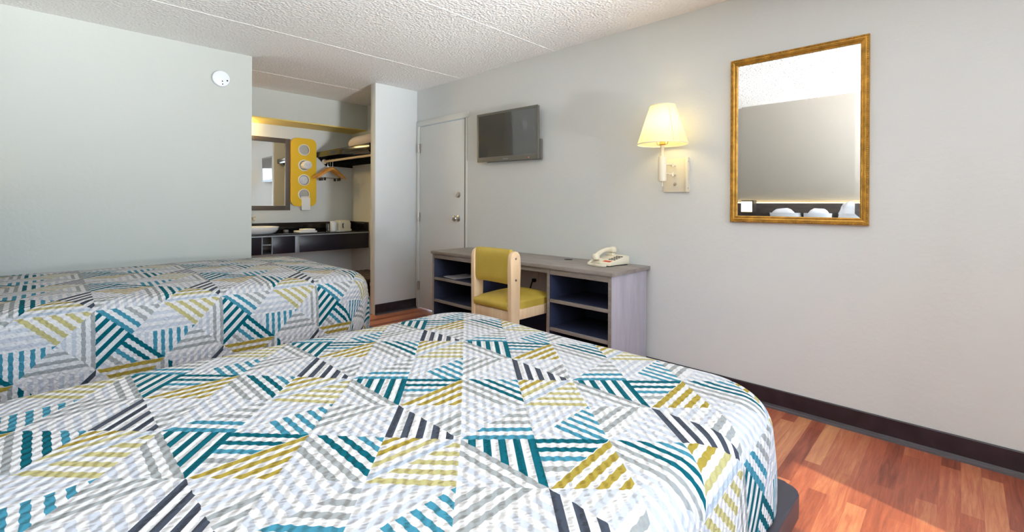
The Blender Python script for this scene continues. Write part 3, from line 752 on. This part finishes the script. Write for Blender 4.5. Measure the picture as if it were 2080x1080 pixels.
bm = BM(); tube(bm, [(1.722, 5.945, 1.0), (1.722, 5.90, 1.003), (1.722, 5.845, .995), (1.722, 5.82, .978)], .011, 12); obj('spout', bm, M_STEEL, fa)
bm = BM(); tube(bm, [(1.735, 5.955, 1.005), (1.765, 5.955, 1.01), (1.782, 5.955, 1.015)], .006, 10); obj('handle', bm, M_STEEL, fa)
# vanity mirror
vm = thing('vanity_mirror', (1.75, YB, 1.09), 'wide vanity mirror in a flat dark taupe frame', 'mirror')
vx0, vx1, vz0, vz1, fw = 1.20, 2.177, 1.09, 1.972, .055
bm = BM()
box(bm, vx0, vx0+fw, YB-.03, YB-.001, vz0, vz1, .002); box(bm, vx1-fw, vx1, YB-.03, YB-.001, vz0, vz1, .002)
box(bm, vx0+fw, vx1-fw, YB-.03, YB-.001, vz0, vz0+fw, .002); box(bm, vx0+fw, vx1-fw, YB-.03, YB-.001, vz1-fw, vz1, .002)
obj('frame', bm, M_TAUPE, vm)
obj('glass', B(vx0+fw, vx1-fw, YB-.014, YB-.004, vz0+fw, vz1-fw), M_MIRROR, vm)
# fluorescent over the mirror, behind the end of the left wall
vl = thing('vanity_light', (1.30, YB-.05, 2.03), 'warm tube light over the vanity mirror, hidden by the left wall', 'light')
obj('base', B(.95, 1.70, YB-.05, YB-.001, 2.03, 2.09, .004), M_TRIM, vl)
bm = BM(); cyl(bm, (.97, YB-.075, 2.06), (1.68, YB-.075, 2.06), .018, n=16); obj('tube', bm, emit('warm_tube', (1, .76, .36, 1), 95), vl)

# ------------------------------------------------------------------ yellow towel board
tb = thing('towel_holder', (2.333, YB, 1.137), 'yellow rounded towel board with four round holes beside the vanity mirror', 'towel holder')
bx_0, bx_1, bz_0, bz_1 = 2.178, 2.489, 1.139, 1.996
HZ = [1.85, 1.655, 1.470, 1.289]; HX = 2.333; HR = .066
bm = BM()
def loop(pts):
    vs = [bm.verts.new(p) for p in pts]; return [bm.edges.new((vs[i], vs[(i+1) % len(vs)])) for i in range(len(vs))]
es = loop([(x, 5.945, z) for x, z in rrect(bx_0, bx_1, bz_0, bz_1, .075, 10)])
for z in HZ: es += loop([(HX+HR*math.cos(2*PI*i/28), 5.945, z+HR*math.sin(2*PI*i/28)) for i in range(28)])
res = bmesh.ops.triangle_fill(bm, use_beauty=True, edges=es)
ex = bmesh.ops.extrude_face_region(bm, geom=bm.faces[:])
bmesh.ops.translate(bm, vec=(0, .028, 0), verts=[v for v in ex['geom'] if isinstance(v, bmesh.types.BMVert)])
obj('board', bm, M_YELLOW, tb)
for z in HZ:
    bm = BM(); P = [Vector((HX+HR*math.cos(2*PI*i/28), 5.945, z+HR*math.sin(2*PI*i/28))) for i in range(28)]
    tube(bm, P+P[:2], .006, 6, False); obj('hole_rim', bm, M_WHITE, tb)
obj('mounting_back', B(2.25, 2.416, 5.974, YB-.001, 1.18, 1.95), M_GREY2, tb)
def roll(z, dx, out, label, seed):
    bm = BM(); turns = 3.2; r0, r1 = .010, .056; n = 90; th = .012
    y0, y1 = 5.945-out, 5.972
    outp, inp = [], []
    for i in range(n+1):
        q = i/n; a = 2*PI*turns*q+seed; r = r0+(r1-r0)*q; outp.append((math.cos(a)*r, math.sin(a)*r))
        r -= th*.7; inp.append((math.cos(a)*max(r, .002), math.sin(a)*max(r, .002)))
    secs = []
    for y, sc_ in ((y0, .9), (y0+.006, 1), (y1, 1)):
        secs.append([Vector((HX+dx+p[0]*sc_, y+.010*noise.noise(Vector((p[0]*30, p[1]*30, seed))), z+p[1]*sc_)) for p in outp+inp[::-1]])
    loft(bm, secs)
    cyl(bm, (HX+dx, y0+.012, z), (HX+dx, y1, z), .05, n=24)
    o = obj('rolled_towel', bm, M_TOWEL, loc=(HX+dx, 5.96, z), ang=50); return tag(o, label, 'towel', 'white towels in the yellow board')
roll(1.655, .01, .095, 'rolled white towel bulging from the second hole of the yellow board', .4)
roll(1.470, .0, .004, 'rolled white towel tucked flush in the third hole of the yellow board', 2.2)
bm = BM(); pts = [(5.968, 1.258), (5.945, 1.238), (5.932, 1.226), (5.928, 1.20), (5.929, 1.15), (5.930, 1.085)]
A = [[Vector((x, y-.010*o_, z+.008*o_)) for (y, z) in pts] for x in (2.298, 2.402) for o_ in (0, 1)]
rings = []
for k in range(len(pts)): rings.append([A[0][k], A[2][k], A[3][k], A[1][k]])
loft(bm, rings); tag(obj('hand_towel', bm, M_TOWEL, loc=(2.35, 5.93, 1.08), ang=30), 'flat white hand towel hanging out of the lowest hole of the yellow board', 'towel', 'white towels in the yellow board')

# ------------------------------------------------------------------ things on the counter
def folded(x0, x1, y0, y1, z0, layers, label, name='folded_towel'):
    bm = BM()
    h = .022
    for k in range(layers):
        z = z0+.0005+k*h; j = random.uniform(-.004, .004)
        box(bm, x0+j, x1+j, y0+j, y1+j, z, z+h-.001, .009, 3)
    return tag(obj(name, bm, M_TOWEL, loc=((x0+x1)/2, (y0+y1)/2, z0)), label, 'towel', 'folded towels on the counter')
folded(2.145, 2.36, 5.60, 5.78, CT, 1, 'lower folded white towel lying on the black counter')
folded(2.20, 2.345, 5.61, 5.75, CT+.0225, 1, 'upper folded white towel on top of the other on the counter')
cm = thing('coffee_maker', (2.745, 5.74, CT), 'boxy cream coffee maker on the right of the black counter', 'coffee maker')
bm = BM(); prism(bm, rrect(2.655, 2.840, 5.66, 5.83, .03), 'Z', CT+.0005, CT+.02, .003); obj('base', bm, M_CREAM, cm)
bm = BM(); r1 = [(x, y) for x, y in rrect(2.66, 2.832, 5.67, 5.825, .03)]; r2 = [(x, y) for x, y in rrect(2.668, 2.818, 5.68, 5.815, .03)]; r3 = [(x, y) for x, y in rrect(2.69, 2.80, 5.70, 5.80, .03)]
loft(bm, [[Vector((x, y, CT+.021)) for x, y in r1], [Vector((x, y, CT+.10)) for x, y in r1], [Vector((x, y, CT+.130)) for x, y in r2], [Vector((x, y, CT+.136)) for x, y in r3]]); obj('body', bm, M_CREAM, cm)
bm = BM(); tube(bm, [(2.72, 5.668, CT+.095), (2.70, 5.64, CT+.09), (2.70, 5.638, CT+.05), (2.72, 5.668, CT+.04)], .007, 8); obj('handle', bm, M_BLACK, cm)
cu = thing('cup', (2.605, 5.70, CT), 'white lidded cup left of the coffee maker', 'cup')
bm = BM(); lathe(bm, (2.605, 5.70, CT+.0005), [(.034, 0), (.040, .005), (.042, .105), (.040, .11), (.004, .111)], 24); obj('body', bm, M_WHITE, cu)
bm = BM(); lathe(bm, (2.605, 5.70, CT+.112), [(.043, 0), (.043, .008), (.036, .014), (.004, .015)], 24); obj('lid', bm, M_WHITE, cu)
for dx, l in ((0, 'clear drinking glass on the counter left of the white cup'),):
    bm = BM(); lathe(bm, (2.53+dx, 5.68, CT+.0006), [(.026, 0), (.028, .004), (.031, .10), (.0295, .10), (.0265, .008), (.002, .007)], 24)
    tag(obj('drinking_glass', bm, M_GLASS, loc=(2.53+dx, 5.68, CT)), l, 'glass')
bm = BM(); prism(bm, rrect(2.60, 2.69, 5.56, 5.62, .012), 'Z', CT+.0005, CT+.012, .003)
tag(obj('soap_dish', bm, M_WHITE, loc=(2.645, 5.59, CT)), 'small white dish in front of the white cup', 'dish')
bm = BM(); box(bm, 2.055, 2.10, 5.80, 5.86, CT+.0005, CT+.03, .006); tag(obj('soap_box', bm, M_GREY, loc=(2.08, 5.83, CT)), 'small grey box behind the folded towels', 'box')

# ------------------------------------------------------------------ wardrobe shelf, rod and hangers
ws = thing('wardrobe_shelf', (2.75, 5.25, 1.66), 'glossy black wardrobe shelf with hanging rod on the alcove side wall', 'shelf')
obj('board', B(2.515, D-.002, 4.60, YB-.002, 1.778, 1.796, .001), M_SHELF, ws)
obj('front_edge', B(2.497, 2.5145, 4.60, YB-.002, 1.768, 1.836, .002), M_SHELF, ws)
bm = BM(); prism(bm, [(2.515, 1.777), (2.63, 1.668), (D-.002, 1.660), (D-.002, 1.777)], 'Y', YB-.022, YB-.002); obj('end_plate', bm, M_SHELF, ws)
bm = BM(); prism(bm, [(2.53, 1.777), (2.56, 1.75), (2.95, 1.50), (D-.002, 1.50), (D-.002, 1.777)], 'Y', 4.70, 4.716); obj('bracket', bm, M_SHELF, ws)
obj('wall_cleat', B(D-.022, D-.002, 4.72, YB-.024, 1.69, 1.777), M_SHELF, ws)
RX, RZ = 2.605, 1.722
bm = BM(); cyl(bm, (RX, 4.58, RZ), (RX, YB-.024, RZ), .014, n=16); obj('hanging_rod', bm, M_RODW, ws, label='pale hanging rod')
bm = BM(); lathe(bm, (RX, YB-.023, RZ), [(.032, 0), (.032, .006), (.022, .012), (.0145, .014)], 20, (0, -1, 0)); obj('rod_flange', bm, M_RODW, ws)
def make_hanger(label):
    t = thing('coat_hanger', (0, 0, 0), label, 'hanger', 'wooden hangers on the rod')
    top = -.085
    # shoulders: two tapered wooden bars
    bm = BM(); pts = []
    for i in range(17):
        q = -1+i/8; pts.append((.19*q, .012*abs(q)**2, top-.012-.125*abs(q)**1.15))
    rad = [.0085+.004*(1-abs(-1+i/8)) for i in range(17)]
    rings = []
    for (x, y, z), r in zip(pts, rad): rings.append([Vector((x, y+r*.75*math.cos(a), z+r*1.5*math.sin(a))) for a in [2*PI*k/10 for k in range(10)]])
    loft(bm, rings); obj('shoulders', bm, M_HANG, t)
    bm = BM(); hk = [(0, 0, top), (0, 0, -.045)]
    for i in range(15):
        a = -PI/2+PI*1.45*i/14; hk.append((.0165*math.cos(a), 0, .0+.0165*math.sin(a)-.0005 if False else -.004+.0185*math.sin(a)))
    hk = [(0, 0, top), (0, 0, -.052)]+[(.0175*math.cos(-PI*.40+PI*1.35*i/14)-.006, 0, -.0005+.0175*math.sin(-PI*.40+PI*1.35*i/14)) for i in range(15)]
    tube(bm, hk, .0022, 8); obj('hook', bm, M_CHROME, t)
    bm = BM(); tube(bm, [(-.165, .008, -.200), (-.16, .01, -.222), (.16, .01, -.222), (.165, .008, -.200)], .0025, 8); bar = obj('bar', bm, M_CHROME, t)
    for x in (-.10, .10):
        bm = BM(); box(bm, x-.013, x+.013, .001, .019, -.255, -.217, .003); obj('clip', bm, M_BLACK, t)
    return t
def copy_thing(t, loc, rz, label):
    r = t.copy(); COL.objects.link(r); r.location = loc; r.rotation_euler = (0, 0, rz); r['label'] = label
    for c in t.children:
        d = c.copy(); COL.objects.link(d); d.parent = r
        for g in c.children:
            e = g.copy(); COL.objects.link(e); e.parent = d
    return r
h0 = make_hanger('wooden clip hanger nearest the far end of the hanging rod')
bpy.context.view_layer.update()
copy_thing(h0, (RX, 5.80, RZ), -.18, 'wooden clip hanger in the middle of the three on the rod')
copy_thing(h0, (RX, 5.73, RZ), .10, 'wooden clip hanger nearest the room on the hanging rod')
h0.location = (RX, 5.87, RZ); h0.rotation_euler = (0, 0, .05)
bm = BM(); cushion(bm, (2.755, 4.99, 1.797+.09), .20, .33, .09, 18, 16, 4, .008)
lo = min(v.co.z for v in bm.verts); bmesh.ops.translate(bm, vec=(0, 0, 1.797-lo), verts=bm.verts[:])
tag(obj('folded_blanket', bm, M_BEIGE, loc=(2.755, 4.99, 1.797), ang=180), 'pale folded blanket lying on the black wardrobe shelf', 'blanket')
# luggage bench
lb = thing('luggage_bench', (2.75, 5.0, 0), 'low dark slatted luggage bench under the right end of the vanity', 'bench')
for k in range(7): obj('slat', B(2.50+.066*k, 2.50+.066*k+.048, 4.75, 5.46, .318, .335, .003), M_HEADB, lb)
for y in (4.80, 5.39): obj('cross_rail', B(2.50, 2.946, y, y+.03, .285, .317, .003), M_HEADB, lb)
for x in (2.505, 2.905):
    for y in (4.80, 5.39): obj('leg', B(x, x+.035, y, y+.03, 0, .2845, .003), M_HEADB, lb)
